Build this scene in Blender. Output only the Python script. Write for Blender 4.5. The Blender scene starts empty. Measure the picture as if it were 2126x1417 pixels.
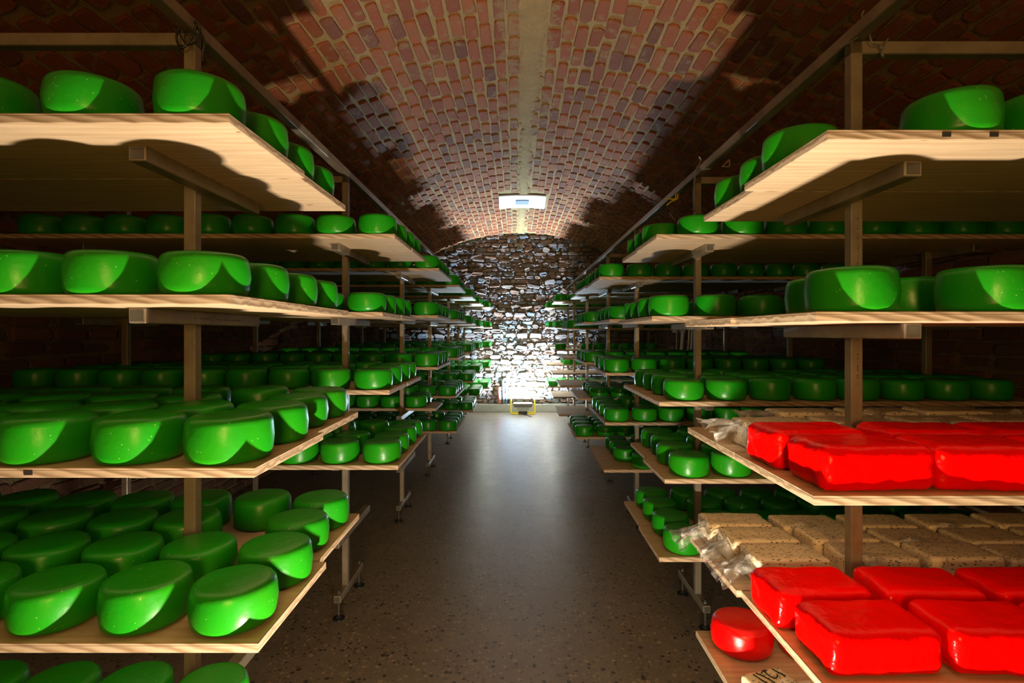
import bpy, math, random
import numpy as np
from mathutils import Vector, Matrix, noise

C = bpy.context.scene.collection
sc = bpy.context.scene
PICK_ALL = False
CZ = 1.82            # eye height above the floor
PI = math.pi

# ------------------------------------------------------------------ camera
cam_d = bpy.data.cameras.new('camera')
cam_d.sensor_width = 36.0
cam_d.lens = 36.0 * 1100 / 2126
cam_d.shift_x = -7 / 2126
cam_d.shift_y = -16.5 / 2126
cam_d.clip_start = 0.05
cam = bpy.data.objects.new('camera', cam_d)
cam.location = (0, 0, CZ)
cam.rotation_euler = (PI / 2, 0, 0)
C.objects.link(cam)
sc.camera = cam
sc.view_settings.view_transform = 'Standard'
sc.view_settings.look = 'None'
sc.view_settings.exposure = 0.0
sc.view_settings.gamma = 1.0
sc.view_settings.use_curve_mapping = False
sc.cycles.use_denoising = True
sc.cycles.max_bounces = 8
sc.cycles.sample_clamp_indirect = 6.0
sc.cycles.transparent_max_bounces = 12

# ------------------------------------------------------------------ world, lamps
w = bpy.data.worlds.new('cellar_air')
sc.world = w
w.use_nodes = True
w.node_tree.nodes['Background'].inputs[0].default_value = (0.02, 0.015, 0.01, 1)
w.node_tree.nodes['Background'].inputs[1].default_value = 0.3


def area(name, loc, aim, sx, sy, power, col):
    d = bpy.data.lights.new(name, 'AREA')
    d.shape = 'RECTANGLE'
    d.size, d.size_y = sx, sy
    d.energy = power
    d.color = col
    o = bpy.data.objects.new(name, d)
    o.location = loc
    o.rotation_euler = (Vector(aim) - Vector(loc)).to_track_quat('-Z', 'Y').to_euler()
    C.objects.link(o)
    return o


NEAR_LAMP = area('near_work_light', (0.05, 0.74, 0.17), (0.05, 1.15, 1.3), 0.12, 0.08, 145, (1.0, 0.87, 0.64))
FAR_LAMP = area('far_work_light', (0.17, 12.00, 0.30), (0.17, 12.05, 1.4), 0.38, 0.12, 780, (0.52, 0.76, 1.0))
FILL = area('warm_fill', (0.1, -2.2, 1.75), (0.1, 4.0, 1.2), 0.6, 1.2, 22, (1.0, 0.58, 0.16))  # soft warm fill added unseen behind the camera, for ambient light and wax highlights
FILL.data.spread = math.radians(84)

# ------------------------------------------------------------------ node helpers


class NT:
    def __init__(s, name):
        s.m = bpy.data.materials.new(name)
        s.m.use_nodes = True
        s.t = s.m.node_tree
        s.b = s.t.nodes['Principled BSDF']

    def n(s, kind, **kw):
        x = s.t.nodes.new(kind)
        for k, v in kw.items():
            if k.startswith('i_'):
                key = k[2:]
                key = int(key) if key.isdigit() else key
                x.inputs[key].default_value = v
            else:
                setattr(x, k, v)
        return x

    def l(s, a, b):
        s.t.links.new(a, b)

    def math(s, op, a, b=None, c=None):
        x = s.n('ShaderNodeMath', operation=op)
        for i, v in enumerate((a, b, c)):
            if v is None:
                continue
            if isinstance(v, (int, float)):
                x.inputs[i].default_value = v
            else:
                s.l(v, x.inputs[i])
        return x.outputs[0]

    def mix(s, f, a, b, blend='MIX'):
        x = s.n('ShaderNodeMix', data_type='RGBA', blend_type=blend)
        for i, v in ((0, f), (6, a), (7, b)):
            if isinstance(v, (int, float)):
                x.inputs[i].default_value = v
            elif isinstance(v, tuple):
                x.inputs[i].default_value = v if len(v) == 4 else (*v, 1)
            else:
                s.l(v, x.inputs[i])
        return x.outputs[2]

    def ramp(s, f, stops, interp='LINEAR'):
        x = s.n('ShaderNodeValToRGB')
        x.color_ramp.interpolation = interp
        e = x.color_ramp.elements
        while len(e) < len(stops):
            e.new(0.5)
        for i, (p, c) in enumerate(stops):
            e[i].position = p
            e[i].color = (*c, 1) if len(c) == 3 else c
        s.l(f, x.inputs[0])
        return x.outputs[0]

    def coord(s, rnd=True, scale=(1, 1, 1)):
        tc = s.n('ShaderNodeTexCoord')
        mp = s.n('ShaderNodeMapping')
        mp.inputs['Scale'].default_value = scale
        s.l(tc.outputs['Object'], mp.inputs[0])
        if not rnd:
            return mp.outputs[0]
        oi = s.n('ShaderNodeObjectInfo')
        ml = s.n('ShaderNodeVectorMath', operation='MULTIPLY')
        s.l(oi.outputs['Random'], ml.inputs[0])
        ml.inputs[1].default_value = (37.1, 91.7, 53.3)
        ad = s.n('ShaderNodeVectorMath', operation='ADD')
        s.l(mp.outputs[0], ad.inputs[0])
        s.l(ml.outputs[0], ad.inputs[1])
        return ad.outputs[0]

    def noise(s, v, scale, detail=3, rough=0.5, out=0):
        x = s.n('ShaderNodeTexNoise')
        x.inputs['Scale'].default_value = scale
        x.inputs['Detail'].default_value = detail
        x.inputs['Roughness'].default_value = rough
        s.l(v, x.inputs['Vector'])
        return x.outputs[out]

    def vor(s, v, scale, feature='F1', out=0, rnd=1.0):
        x = s.n('ShaderNodeTexVoronoi', feature=feature)
        x.inputs['Scale'].default_value = scale
        x.inputs['Randomness'].default_value = rnd
        s.l(v, x.inputs['Vector'])
        return x.outputs[out]

    def bump(s, h, strength, dist=0.01):
        x = s.n('ShaderNodeBump')
        x.inputs['Strength'].default_value = strength
        x.inputs['Distance'].default_value = dist
        s.l(h, x.inputs['Height'])
        s.l(x.outputs[0], s.b.inputs['Normal'])

    def base(s, c):
        if isinstance(c, tuple):
            s.b.inputs['Base Color'].default_value = (*c, 1)
        else:
            s.l(c, s.b.inputs['Base Color'])

    def set(s, **kw):
        for k, v in kw.items():
            k = k.replace('_', ' ')
            if isinstance(v, (int, float)):
                s.b.inputs[k].default_value = v
            else:
                s.l(v, s.b.inputs[k])


def simple(name, col, rough=0.5, metal=0.0, nscale=30, var=0.15, bump=0.0):
    t = NT(name)
    v = t.coord()
    nz = t.noise(v, nscale, 4)
    dark = tuple(c * (1 - var) for c in col)
    lite = tuple(min(1, c * (1 + var)) for c in col)
    t.base(t.mix(nz, dark, lite))
    t.set(Roughness=rough, Metallic=metal)
    if bump:
        t.bump(nz, bump, 0.003)
    return t.m


def wax(name, c1, c2, rough, speck):
    t = NT(name)
    v = t.coord()
    big = t.noise(v, 7, 3)
    col = t.mix(big, c1, c2)
    d = t.vor(v, 62)
    gate = t.math('GREATER_THAN', t.noise(v, 23, 2), 0.50)
    sp = t.math('MULTIPLY', t.math('LESS_THAN', d, 0.10), gate)
    scr = t.coord(True, (1, 1, 9))
    streak = t.math('GREATER_THAN', t.noise(scr, 26, 3, 0.7), 0.70)
    col = t.mix(t.math('MULTIPLY', sp, 0.85), col, speck)
    col = t.mix(t.math('MULTIPLY', streak, 0.18), col, speck)
    t.base(col)
    rr = t.math('MULTIPLY_ADD', t.noise(v, 30, 4), 0.22, rough - 0.11)
    t.set(Roughness=rr)
    t.b.inputs['Specular IOR Level'].default_value = 0.34
    h = t.math('ADD', t.noise(v, 12, 2), t.math('MULTIPLY', t.noise(v, 70, 3), 0.25))
    h = t.math('SUBTRACT', h, t.math('MULTIPLY', sp, 0.3))
    t.bump(h, 0.35, 0.006)
    return t.m


M = {}
M['green'] = wax('green_wax', (0.0003, 0.27, 0.008), (0.022, 0.20, 0.002), 0.33, (0.20, 0.45, 0.10))
M['red'] = wax('red_wax', (0.82, 0.0015, 0.0015), (0.70, 0.001, 0.001), 0.26, (0.85, 0.05, 0.03))

# red wax of the blocks: lumpier
t = NT('red_wax_lumpy')
v = t.coord()
t.base(t.mix(t.noise(v, 9, 3), (0.72, 0.0005, 0.0005), (0.90, 0.001, 0.0005)))
t.set(Roughness=0.22)
t.b.inputs['Specular IOR Level'].default_value = 0.12
t.bump(t.math('ADD', t.noise(v, 16, 3), t.math('MULTIPLY', t.noise(v, 60, 2), 0.25)), 0.6, 0.01)
M['red_block'] = t.m

# spruce board: faces and edges
t = NT('spruce_face')
v = t.coord(True, (1.2, 16, 16))
g = t.noise(v, 3.2, 5, 0.6)
g2 = t.noise(t.coord(True, (0.6, 5, 5)), 2.0, 2)
wv = t.n('ShaderNodeTexWave', wave_type='BANDS', bands_direction='Y')
wv.inputs['Scale'].default_value = 9
wv.inputs['Distortion'].default_value = 5
wv.inputs['Detail'].default_value = 2
wv.inputs['Detail Scale'].default_value = 0.6
t.l(t.coord(True, (0.16, 1, 1)), wv.inputs['Vector'])
col = t.ramp(g, [(0.25, (0.46, 0.31, 0.19)), (0.6, (0.62, 0.45, 0.30)), (0.9, (0.70, 0.54, 0.39))])
col = t.mix(t.math('MULTIPLY', wv.outputs[0], 0.30), col, (0.42, 0.25, 0.13))
kn = t.vor(t.coord(True, (1.0, 1.7, 1)), 3.6)
knot = t.math('MULTIPLY', t.math('LESS_THAN', kn, 0.05), t.math('GREATER_THAN', g2, 0.45))
col = t.mix(t.math('MULTIPLY', knot, 0.75), col, (0.20, 0.09, 0.04))
stain = t.math('MULTIPLY', t.math('SUBTRACT', g2, 0.35), 0.5)
col = t.mix(stain, col, (0.36, 0.24, 0.15))
t.base(col)
t.set(Roughness=0.62)
t.bump(g, 0.2, 0.002)
M['wood'] = t.m

t = NT('spruce_edge')
wv = t.n('ShaderNodeTexWave', wave_type='RINGS', rings_direction='Y')
wv.inputs['Scale'].default_value = 17
wv.inputs['Distortion'].default_value = 5
wv.inputs['Detail'].default_value = 3
wv.inputs['Detail Scale'].default_value = 1.1
t.l(t.coord(True, (0.30, 1, 1.0)), wv.inputs['Vector'])
col = t.mix(t.math('POWER', wv.outputs[0], 2.0), (0.47, 0.335, 0.225), (0.27, 0.175, 0.10))
tc = t.n('ShaderNodeTexCoord')
sx = t.n('ShaderNodeSeparateXYZ')
t.l(tc.outputs['Object'], sx.inputs[0])
seam = t.math('LESS_THAN', t.math('ABSOLUTE', t.math('SUBTRACT', sx.outputs[2], 0.019)), 0.0009)
col = t.mix(t.math('MULTIPLY', seam, 0.7), col, (0.10, 0.05, 0.025))
t.base(col)
t.set(Roughness=0.7)
t.bump(wv.outputs[0], 0.35, 0.002)
M['edge'] = t.m

# square steel tube, weathered
t = NT('weathered_steel_tube')
v = t.coord(True, (1, 1, 1))
a = t.noise(v, 6, 5, 0.65)
b = t.noise(v, 60, 3)
col = t.ramp(a, [(0.3, (0.19, 0.145, 0.105)), (0.55, (0.30, 0.245, 0.185)), (0.8, (0.36, 0.32, 0.27))])
t.base(col)
t.set(Metallic=0.55, Roughness=t.math('MULTIPLY_ADD', b, 0.25, 0.30))
t.bump(b, 0.1, 0.002)
M['steel'] = t.m
M['steel_dark'] = simple('dark_steel_cap', (0.10, 0.09, 0.075), 0.5, 0.6, 25, 0.3)
M['black'] = simple('black_plastic', (0.015, 0.015, 0.016), 0.4)
M['hole'] = simple('dark_slot', (0.012, 0.008, 0.006), 0.9)
M['wire'] = simple('grey_wire', (0.22, 0.22, 0.24), 0.4, 0.5)
M['yellow'] = simple('yellow_paint', (0.75, 0.55, 0.01), 0.35)
M['alu'] = simple('grey_cast_metal', (0.16, 0.17, 0.19), 0.35, 0.7)
M['copper'] = simple('pink_brown_pipe', (0.45, 0.16, 0.13), 0.35, 0.1)
M['bluepipe'] = simple('blue_grey_pipe', (0.10, 0.17, 0.24), 0.3, 0.1)
M['plate'] = simple('white_painted_plate', (0.86, 0.87, 0.88), 0.45, 0, 8, 0.03)
M['slot'] = simple('grey_slot', (0.22, 0.26, 0.33), 0.6)
M['pale_wood'] = simple('pale_planed_wood', (0.66, 0.60, 0.44), 0.6, 0, 12, 0.12)
M['ink'] = simple('black_marker_ink', (0.01, 0.01, 0.01), 0.5)
M['faint_ink'] = simple('faint_stamped_ink', (0.06, 0.05, 0.04), 0.6)

t = NT('lamp_glass_lit')
t.base((0.9, 0.95, 1.0))
t.b.inputs['Emission Color'].default_value = (0.85, 0.93, 1, 1)
t.b.inputs['Emission Strength'].default_value = 12
M['lampglass'] = t.m

# herb cheese
t = NT('herb_cheese')
v = t.coord(True, (1.0, 2.2, 2.2))
big = t.noise(t.coord(), 6, 3)
col = t.mix(big, (0.60, 0.46, 0.30), (0.74, 0.60, 0.43))
dd = t.vor(v, 52)
gate = t.math('GREATER_THAN', t.noise(t.coord(), 30, 2), 0.42)
herb = t.math('MULTIPLY', t.math('LESS_THAN', dd, 0.30), gate)
col = t.mix(t.math('MULTIPLY', herb, 0.82), col, (0.045, 0.04, 0.012))
t.base(col)
t.set(Roughness=0.42)
t.b.inputs['Coat Weight'].default_value = 0.55
t.b.inputs['Coat Roughness'].default_value = 0.12
t.bump(t.noise(t.coord(), 26, 4), 0.5, 0.006)
M['herb'] = t.m

# clear plastic film
t = NT('clear_plastic_film')
t.m.node_tree.nodes.remove(t.b)
out = t.t.nodes['Material Output']
tr = t.n('ShaderNodeBsdfTransparent')
tr.inputs[0].default_value = (0.97, 0.97, 0.96, 1)
gl = t.n('ShaderNodeBsdfGlossy')
gl.inputs['Roughness'].default_value = 0.16
df = t.n('ShaderNodeBsdfDiffuse')
df.inputs[0].default_value = (0.75, 0.74, 0.72, 1)
v = t.coord()
nz = t.noise(v, 38, 5, 0.7)
bp = t.n('ShaderNodeBump')
bp.inputs['Strength'].default_value = 0.9
bp.inputs['Distance'].default_value = 0.01
t.l(nz, bp.inputs['Height'])
t.l(bp.outputs[0], gl.inputs['Normal'])
fr = t.n('ShaderNodeFresnel')
fr.inputs[0].default_value = 1.5
t.l(bp.outputs[0], fr.inputs['Normal'])
f1 = t.math('MULTIPLY_ADD', fr.outputs[0], 1.6, 0.10)
m1 = t.n('ShaderNodeMixShader')
t.l(t.math('MINIMUM', f1, 0.9), m1.inputs[0])
t.l(tr.outputs[0], m1.inputs[1])
t.l(gl.outputs[0], m1.inputs[2])
m2 = t.n('ShaderNodeMixShader')
t.l(t.math('MULTIPLY', nz, 0.12), m2.inputs[0])
t.l(m1.outputs[0], m2.inputs[1])
t.l(df.outputs[0], m2.inputs[2])
t.l(m2.outputs[0], out.inputs[0])
M['film'] = t.m


def masonry(name, stops, mott, bump, rough=0.85, smear=False):
    t = NT(name)
    at = t.n('ShaderNodeAttribute', attribute_name='tint')
    oi = t.n('ShaderNodeObjectInfo')
    r = t.math('FRACT', t.math('ADD', at.outputs['Fac'], oi.outputs['Random']))
    col = t.ramp(r, stops, 'CONSTANT')
    tc = t.n('ShaderNodeTexCoord')
    geo = t.n('ShaderNodeNewGeometry')
    v = geo.outputs['Position']
    n1 = t.noise(v, 14, 5, 0.65)
    n2 = t.noise(v, 90, 4, 0.7)
    if smear:
        sx = t.n('ShaderNodeSeparateXYZ')
        t.l(v, sx.inputs[0])
        near = t.math('MAXIMUM', t.math('SUBTRACT', 1.0, t.math('MULTIPLY', t.math('ABSOLUTE', t.math('SUBTRACT', sx.outputs[0], 0.12)), 2.6)), 0.0)
        n3 = t.math('ADD', t.noise(v, 7, 6, 0.75), t.math('MULTIPLY', near, 0.17))
        sm = t.ramp(n3, [(0.56, (0, 0, 0)), (0.63, (1, 1, 1))])
        col = t.mix(t.math('MULTIPLY', sm, 0.75), col, (0.47, 0.31, 0.13))
    col = t.mix(t.math('MULTIPLY', t.ramp(n1, [(0.40, (0, 0, 0)), (0.75, (1, 1, 1))]), 0.42), col, mott)
    col = t.mix(0.55, col, t.mix(n2, (0.25, 0.25, 0.25), (1, 1, 1)), 'MULTIPLY')
    t.base(col)
    t.set(Roughness=rough)
    t.bump(t.math('ADD', n2, t.math('MULTIPLY', n1, 1.2)), bump, 0.012)
    return t.m


BR = [(0.0, (0.46, 0.115, 0.035)), (0.22, (0.38, 0.090, 0.030)), (0.42, (0.50, 0.145, 0.045)), (0.58, (0.24, 0.078, 0.040)), (0.66, (0.43, 0.115, 0.040)),
      (0.82, (0.30, 0.095, 0.050)), (0.92, (0.36, 0.12, 0.05))]
M['brick'] = masonry('vault_brick', BR, (0.36, 0.17, 0.08), 0.9, 0.85, True)
DB = [(0.0, (0.20, 0.075, 0.05)), (0.25, (0.15, 0.06, 0.04)), (0.5, (0.23, 0.10, 0.07)), (0.75, (0.14, 0.08, 0.06))]
M['wallbrick'] = masonry('cellar_wall_brick', DB, (0.22, 0.15, 0.10), 0.8)
ST = [(0.0, (0.27, 0.20, 0.18)), (0.22, (0.32, 0.23, 0.21)), (0.42, (0.22, 0.23, 0.25)), (0.58, (0.42, 0.30, 0.24)), (0.74, (0.30, 0.32, 0.36)), (0.86, (0.38, 0.20, 0.14))]
M['stone'] = masonry('rubble_stone', ST, (0.26, 0.20, 0.12), 1.0)

t = NT('lime_mortar')
geo = t.n('ShaderNodeNewGeometry')
v = geo.outputs['Position']
n1 = t.noise(v, 9, 5, 0.7)
n2 = t.noise(v, 110, 4, 0.7)
col = t.mix(n1, (0.32, 0.19, 0.075), (0.56, 0.37, 0.15))
col = t.mix(t.math('MULTIPLY', t.math('LESS_THAN', n2, 0.42), 0.5), col, (0.16, 0.10, 0.05))
t.base(col)
t.set(Roughness=0.9)
t.bump(t.math('ADD', n2, n1), 0.9, 0.012)
M['mortar'] = t.m

t = NT('earthy_wall_mortar')
geo = t.n('ShaderNodeNewGeometry')
v = geo.outputs['Position']
n1 = t.noise(v, 7, 6, 0.7)
n2 = t.noise(v, 60, 4, 0.7)
t.base(t.mix(n1, (0.13, 0.095, 0.04), (0.34, 0.25, 0.14)))
t.set(Roughness=0.95)
t.bump(t.math('ADD', n2, t.math('MULTIPLY', n1, 1.5)), 1.0, 0.03)
M['wallmortar'] = t.m

# polished concrete floor with pebble aggregate
t = NT('polished_aggregate_concrete')
geo = t.n('ShaderNodeNewGeometry')
v = geo.outputs['Position']
wn = t.noise(v, 5, 3)
base = t.mix(wn, (0.15, 0.125, 0.095), (0.26, 0.22, 0.175))
v1 = t.n('ShaderNodeTexVoronoi')
v1.inputs['Scale'].default_value = 40
t.l(v, v1.inputs['Vector'])
sep = t.n('ShaderNodeSeparateColor')
t.l(v1.outputs['Color'], sep.inputs[0])
peb = t.ramp(sep.outputs[0], [(0, (0.030, 0.026, 0.024)), (0.20, (0.13, 0.10, 0.07)), (0.45, (0.30, 0.23, 0.16)), (0.72, (0.40, 0.29, 0.20)), (0.9, (0.20, 0.18, 0.165))], 'CONSTANT')
size = t.math('MULTIPLY_ADD', sep.outputs[1], 0.38, 0.20)
inp = t.math('LESS_THAN', v1.outputs[0], size)
gate = t.math('GREATER_THAN', sep.outputs[2], 0.22)
col = t.mix(t.math('MULTIPLY', t.math('MULTIPLY', inp, gate), 0.85), base, peb)
fine = t.vor(v, 150)
col = t.mix(t.math('MULTIPLY', t.math('LESS_THAN', fine, 0.27), 0.6), col, (0.035, 0.026, 0.018))
t.base(col)
rr = t.math('MULTIPLY_ADD', t.noise(v, 6, 5, 0.7), 0.26, 0.24)
t.set(Roughness=rr)
t.b.inputs['Specular IOR Level'].default_value = 0.55
t.bump(t.noise(v, 45, 5, 0.7), 0.12, 0.003)
M['floor'] = t.m
M['ledge'] = simple('grey_concrete_kerb', (0.30, 0.30, 0.27), 0.75, 0, 18, 0.25, 0.3)

# ------------------------------------------------------------------ object helpers


def tag(o, label=None, cat=None, group=None, kind=None):
    if label:
        o['label'] = label
    if cat:
        o['category'] = cat
    if group:
        o['group'] = group
    if kind:
        o['kind'] = kind
    return o


def mesh(name, V, F, mats, mi=None, smooth=False, tint=None):
    me = bpy.data.meshes.new(name)
    me.from_pydata([tuple(x) for x in V], [], F)
    for m_ in (mats if isinstance(mats, (list, tuple)) else [mats]):
        me.materials.append(m_)
    if mi is not None:
        me.polygons.foreach_set('material_index', mi)
    if smooth:
        me.polygons.foreach_set('use_smooth', [True] * len(me.polygons))
    if tint is not None:
        a = me.attributes.new('tint', 'FLOAT', 'POINT')
        a.data.foreach_set('value', tint)
    me.update()
    return me


def obj(name, me, parent=None, loc=(0, 0, 0), rot=(0, 0, 0)):
    o = bpy.data.objects.new(name, me)
    C.objects.link(o)
    o.location = loc
    o.rotation_euler = rot
    if parent:
        o.parent = parent
    return o


def empty(name, loc, rz=0):
    o = bpy.data.objects.new(name, None)
    o.empty_display_size = 0.1
    o.location = loc
    o.rotation_euler = (0, 0, rz)
    C.objects.link(o)
    return o


class MB:
    def __init__(s):
        s.V, s.F, s.I = [], [], []

    def add(s, V, F, mi=0):
        k = len(s.V)
        s.V += [Vector(x) for x in V]
        s.F += [[i + k for i in f] for f in F]
        s.I += [mi] * len(F)

    def box(s, x0, x1, y0, y1, z0, z1, mi=0, b=0.0):
        """box with chamfered edges when b > 0"""
        if b <= 0:
            V = [(x, y, z) for z in (z0, z1) for y in (y0, y1) for x in (x0, x1)]
            s.add(V, [(0, 2, 3, 1), (4, 5, 7, 6), (0, 1, 5, 4), (2, 6, 7, 3), (0, 4, 6, 2), (1, 3, 7, 5)], mi)
            return
        V, ix = [], {}
        for sx_ in (0, 1):
            for sy_ in (0, 1):
                for sz_ in (0, 1):
                    c = [(x0, x1)[sx_], (y0, y1)[sy_], (z0, z1)[sz_]]
                    d = [(1, -1)[sx_] * b, (1, -1)[sy_] * b, (1, -1)[sz_] * b]
                    for ax in range(3):
                        p = [c[i] + (0 if i == ax else d[i]) for i in range(3)]
                        ix[(sx_, sy_, sz_, ax)] = len(V)
                        V.append(p)
        F = []

        def q(*a):
            F.append([ix[k] for k in a])
        for e in (0, 1):
            r = lambda l: l if e else l[::-1]
            F.append(r([ix[(e, 0, 0, 0)], ix[(e, 1, 0, 0)], ix[(e, 1, 1, 0)], ix[(e, 0, 1, 0)]]))
            F.append(r([ix[(0, e, 0, 1)], ix[(0, e, 1, 1)], ix[(1, e, 1, 1)], ix[(1, e, 0, 1)]]))
            F.append(r([ix[(0, 0, e, 2)], ix[(1, 0, e, 2)], ix[(1, 1, e, 2)], ix[(0, 1, e, 2)]]))
        for a_ in (0, 1):
            for b_ in (0, 1):
                q((a_, b_, 0, 0), (a_, b_, 1, 0), (a_, b_, 1, 1), (a_, b_, 0, 1))
                q((a_, 0, b_, 0), (a_, 1, b_, 0), (a_, 1, b_, 2), (a_, 0, b_, 2))
                q((0, a_, b_, 1), (1, a_, b_, 1), (1, a_, b_, 2), (0, a_, b_, 2))
                for c_ in (0, 1):
                    q((a_, b_, c_, 0), (a_, b_, c_, 1), (a_, b_, c_, 2))
        s.add(V, F, mi)

    def tube(s, pts, r, n=8, mi=0, cap=True):
        pts = [Vector(p) for p in pts]
        V, F = [], []
        up = Vector((0.13, 0.31, 0.94))
        for i, p in enumerate(pts):
            d = (pts[min(i + 1, len(pts) - 1)] - pts[max(i - 1, 0)]).normalized()
            if abs(d.dot(up)) > 0.95:
                up = Vector((0.94, 0.2, 0.1))
            a = d.cross(up).normalized()
            b = d.cross(a)
            up = -b if b.dot(up) < 0 else b
            a = d.cross(up).normalized()
            b = d.cross(a)
            for k in range(n):
                th = 2 * PI * k / n
                V.append(p + (a * math.cos(th) + b * math.sin(th)) * r)
        for i in range(len(pts) - 1):
            for k in range(n):
                F.append([i * n + k, i * n + (k + 1) % n, (i + 1) * n + (k + 1) % n, (i + 1) * n + k])
        if cap:
            F.append(list(range(n))[::-1])
            F.append([(len(pts) - 1) * n + k for k in range(n)])
        s.add(V, F, mi)

    def mesh(s, name, mats, smooth=False):
        me = mesh(name, s.V, s.F, mats, s.I, smooth)
        import bmesh
        bm = bmesh.new()
        bm.from_mesh(me)
        bmesh.ops.recalc_face_normals(bm, faces=bm.faces)
        bm.to_mesh(me)
        bm.free()
        return me


def spline(P, n=6):
    P = [Vector(p) for p in P]
    P = [P[0]] + P + [P[-1]]
    out_ = []
    for i in range(1, len(P) - 2):
        for k in range(n):
            u = k / n
            a, b, c, d = P[i - 1:i + 3]
            out_.append(0.5 * ((2 * b) + (c - a) * u + (2 * a - 5 * b + 4 * c - d) * u * u + (3 * b - a - 3 * c + d) * u ** 3))
    out_.append(P[-2])
    return out_


def stone(w_, l_, th, irr, R, cut=0.2):
    """irregular eight-sided flat stone or brick, face up: 24 verts, 38 triangles"""
    cx, cy = cut * min(w_, l_), cut * min(w_, l_)
    a, b = w_ / 2, l_ / 2
    P = [(-a + cx, -b), (a - cx, -b), (a, -b + cy), (a, b - cy), (a - cx, b), (-a + cx, b), (-a, b - cy), (-a, -b + cy)]
    P = [(x + R.uniform(-irr, irr), y + R.uniform(-irr, irr)) for x, y in P]
    V = []
    tx, ty = R.uniform(-.1, .1) * th / w_, R.uniform(-.1, .1) * th / l_
    for k, (sc_, z) in enumerate(((1.0, -0.02), (0.99, 0.66 * th), (0.86, th))):
        for x, y in P:
            zz = z
            if k == 2:
                zz += R.uniform(-.10, .10) * th + tx * x + ty * y
            mr = min(w_, l_) * (1 - sc_) / 2
            V.append((x - math.copysign(mr, x) if abs(x) > mr else x, y - math.copysign(mr, y) if abs(y) > mr else y, zz))
    F = []
    for k in (0, 8):
        for i in range(8):
            j = (i + 1) % 8
            F.append([k + i, k + j, k + 8 + j, k + 8 + i])
    F.append([16 + i for i in range(8)])
    return V, F


class Stuff:
    def __init__(s):
        s.V, s.F, s.T = [], [], []

    def add(s, V, F, mat, tint):
        k = len(s.V)
        s.V += [mat @ Vector(p) for p in V]
        s.F += [[i + k for i in f] for f in F]
        s.T += [tint] * len(V)

    def obj(s, name, m_, parent):
        o = obj(name, mesh(name, s.V, s.F, m_, None, False, s.T), parent)
        o['kind'] = 'stuff'
        return o


# ------------------------------------------------------------------ setting
YN, YF = -3.4, 12.45                 # near wall, far wall
XL, XR = -3.2, 3.25
CX, RV = 0.12, 4.5                   # vault axis and radius
ZC = CZ + 2.345 - RV                 # vault centre height


def vault_z(x):
    return ZC + math.sqrt(RV * RV - (x - CX) ** 2)


AL, AR = math.asin((XL - CX) / RV), math.asin((XR - CX) / RV)
fl = MB()
fl.add([(XL - .1, YN - .1, 0), (XR + .1, YN - .1, 0), (XR + .1, YF + .1, 0), (XL - .1, YF + .1, 0)], [(0, 1, 2, 3)])
floor = obj('floor', fl.mesh('floor', M['floor']))
tag(floor, kind='structure')

R = random.Random(5)
# vault bed of mortar
NA, NY = 90, 240
V, F = [], []
for i in range(NA + 1):
    a = AL - .02 + (AR - AL + .04) * i / NA
    for j in range(NY + 1):
        y = YN + (YF + .1 - YN) * j / NY
        r = RV + 0.006 + 0.007 * noise.noise(Vector((a * 20, y * 5, 0)))
        V.append((CX + r * math.sin(a), y, ZC + r * math.cos(a)))
for i in range(NA):
    for j in range(NY):
        k = i * (NY + 1) + j
        F.append([k, k + 1, k + NY + 2, k + NY + 1])
ceiling = obj('ceiling', mesh('ceiling', V, F, M['mortar']))
tag(ceiling, kind='structure')

# bricks of the vault, courses running along the cellar
BW, BL = 0.107, 0.318
variants = []
for k in range(14):
    V, F = stone(0.088, 0.272, 0.014, 0.0085, R, 0.22)
    variants.append((V, F, mesh('brick', V, F, M['brick'])))
st = Stuff()
ncr = 0
cand = []
nc = int(round((AR - AL) * RV / BW))
for i in range(nc):
    a = AL + (i + .5) * (AR - AL) / nc
    xx = CX + RV * math.sin(a)
    off = R.uniform(0, BL)
    y = 0.9 + off
    while y < YF - .15:
        wob = 0.006 * noise.noise(Vector((i * 3.1, y, 3)))
        strip = 0.05 + 0.05 * noise.noise(Vector((y * 1.3, 4, 1))) + (0.03 if y < 5 else 0)
        if abs(xx - CX) > strip + 0.02 and not (abs(xx - CX) < .44 and 8.75 < y < 9.95):
            al = a + wob / RV
            m3 = Matrix(((math.cos(al), 0, -math.sin(al)), (0, 1, 0), (-math.sin(al), 0, -math.cos(al)))).to_4x4()
            # local x along the arc, y along the cellar, z inwards
            m3 = Matrix.Translation((CX + RV * math.sin(al), y, ZC + RV * math.cos(al))) @ m3 @ Matrix.Rotation(R.uniform(-.035, .035), 4, 'Z') @ Matrix.Diagonal((R.uniform(.9, 1.06), R.uniform(.86, 1.05), 1, 1))
            zz = ZC + RV * math.cos(a) - CZ
            py = 692 - 1100 * zz / y
            px = 1070 + 1100 * xx / y
            score = (1 / y ** 2) if (py > -15 and 560 < px < 1580) else 0
            cand.append((score, m3, R.randrange(14)))
        y += BL + R.uniform(-.03, .03)
cand.sort(key=lambda q: -q[0])
for n_, (s_, m3, k) in enumerate(cand):
    V, F, me = variants[k]
    if n_ < 300 and s_ > 0:
        o = obj('brick', me, ceiling)
        o.matrix_local = m3
    else:
        st.add(V, F, m3, R.random())
st.obj('far_brickwork', M['brick'], ceiling)

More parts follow.
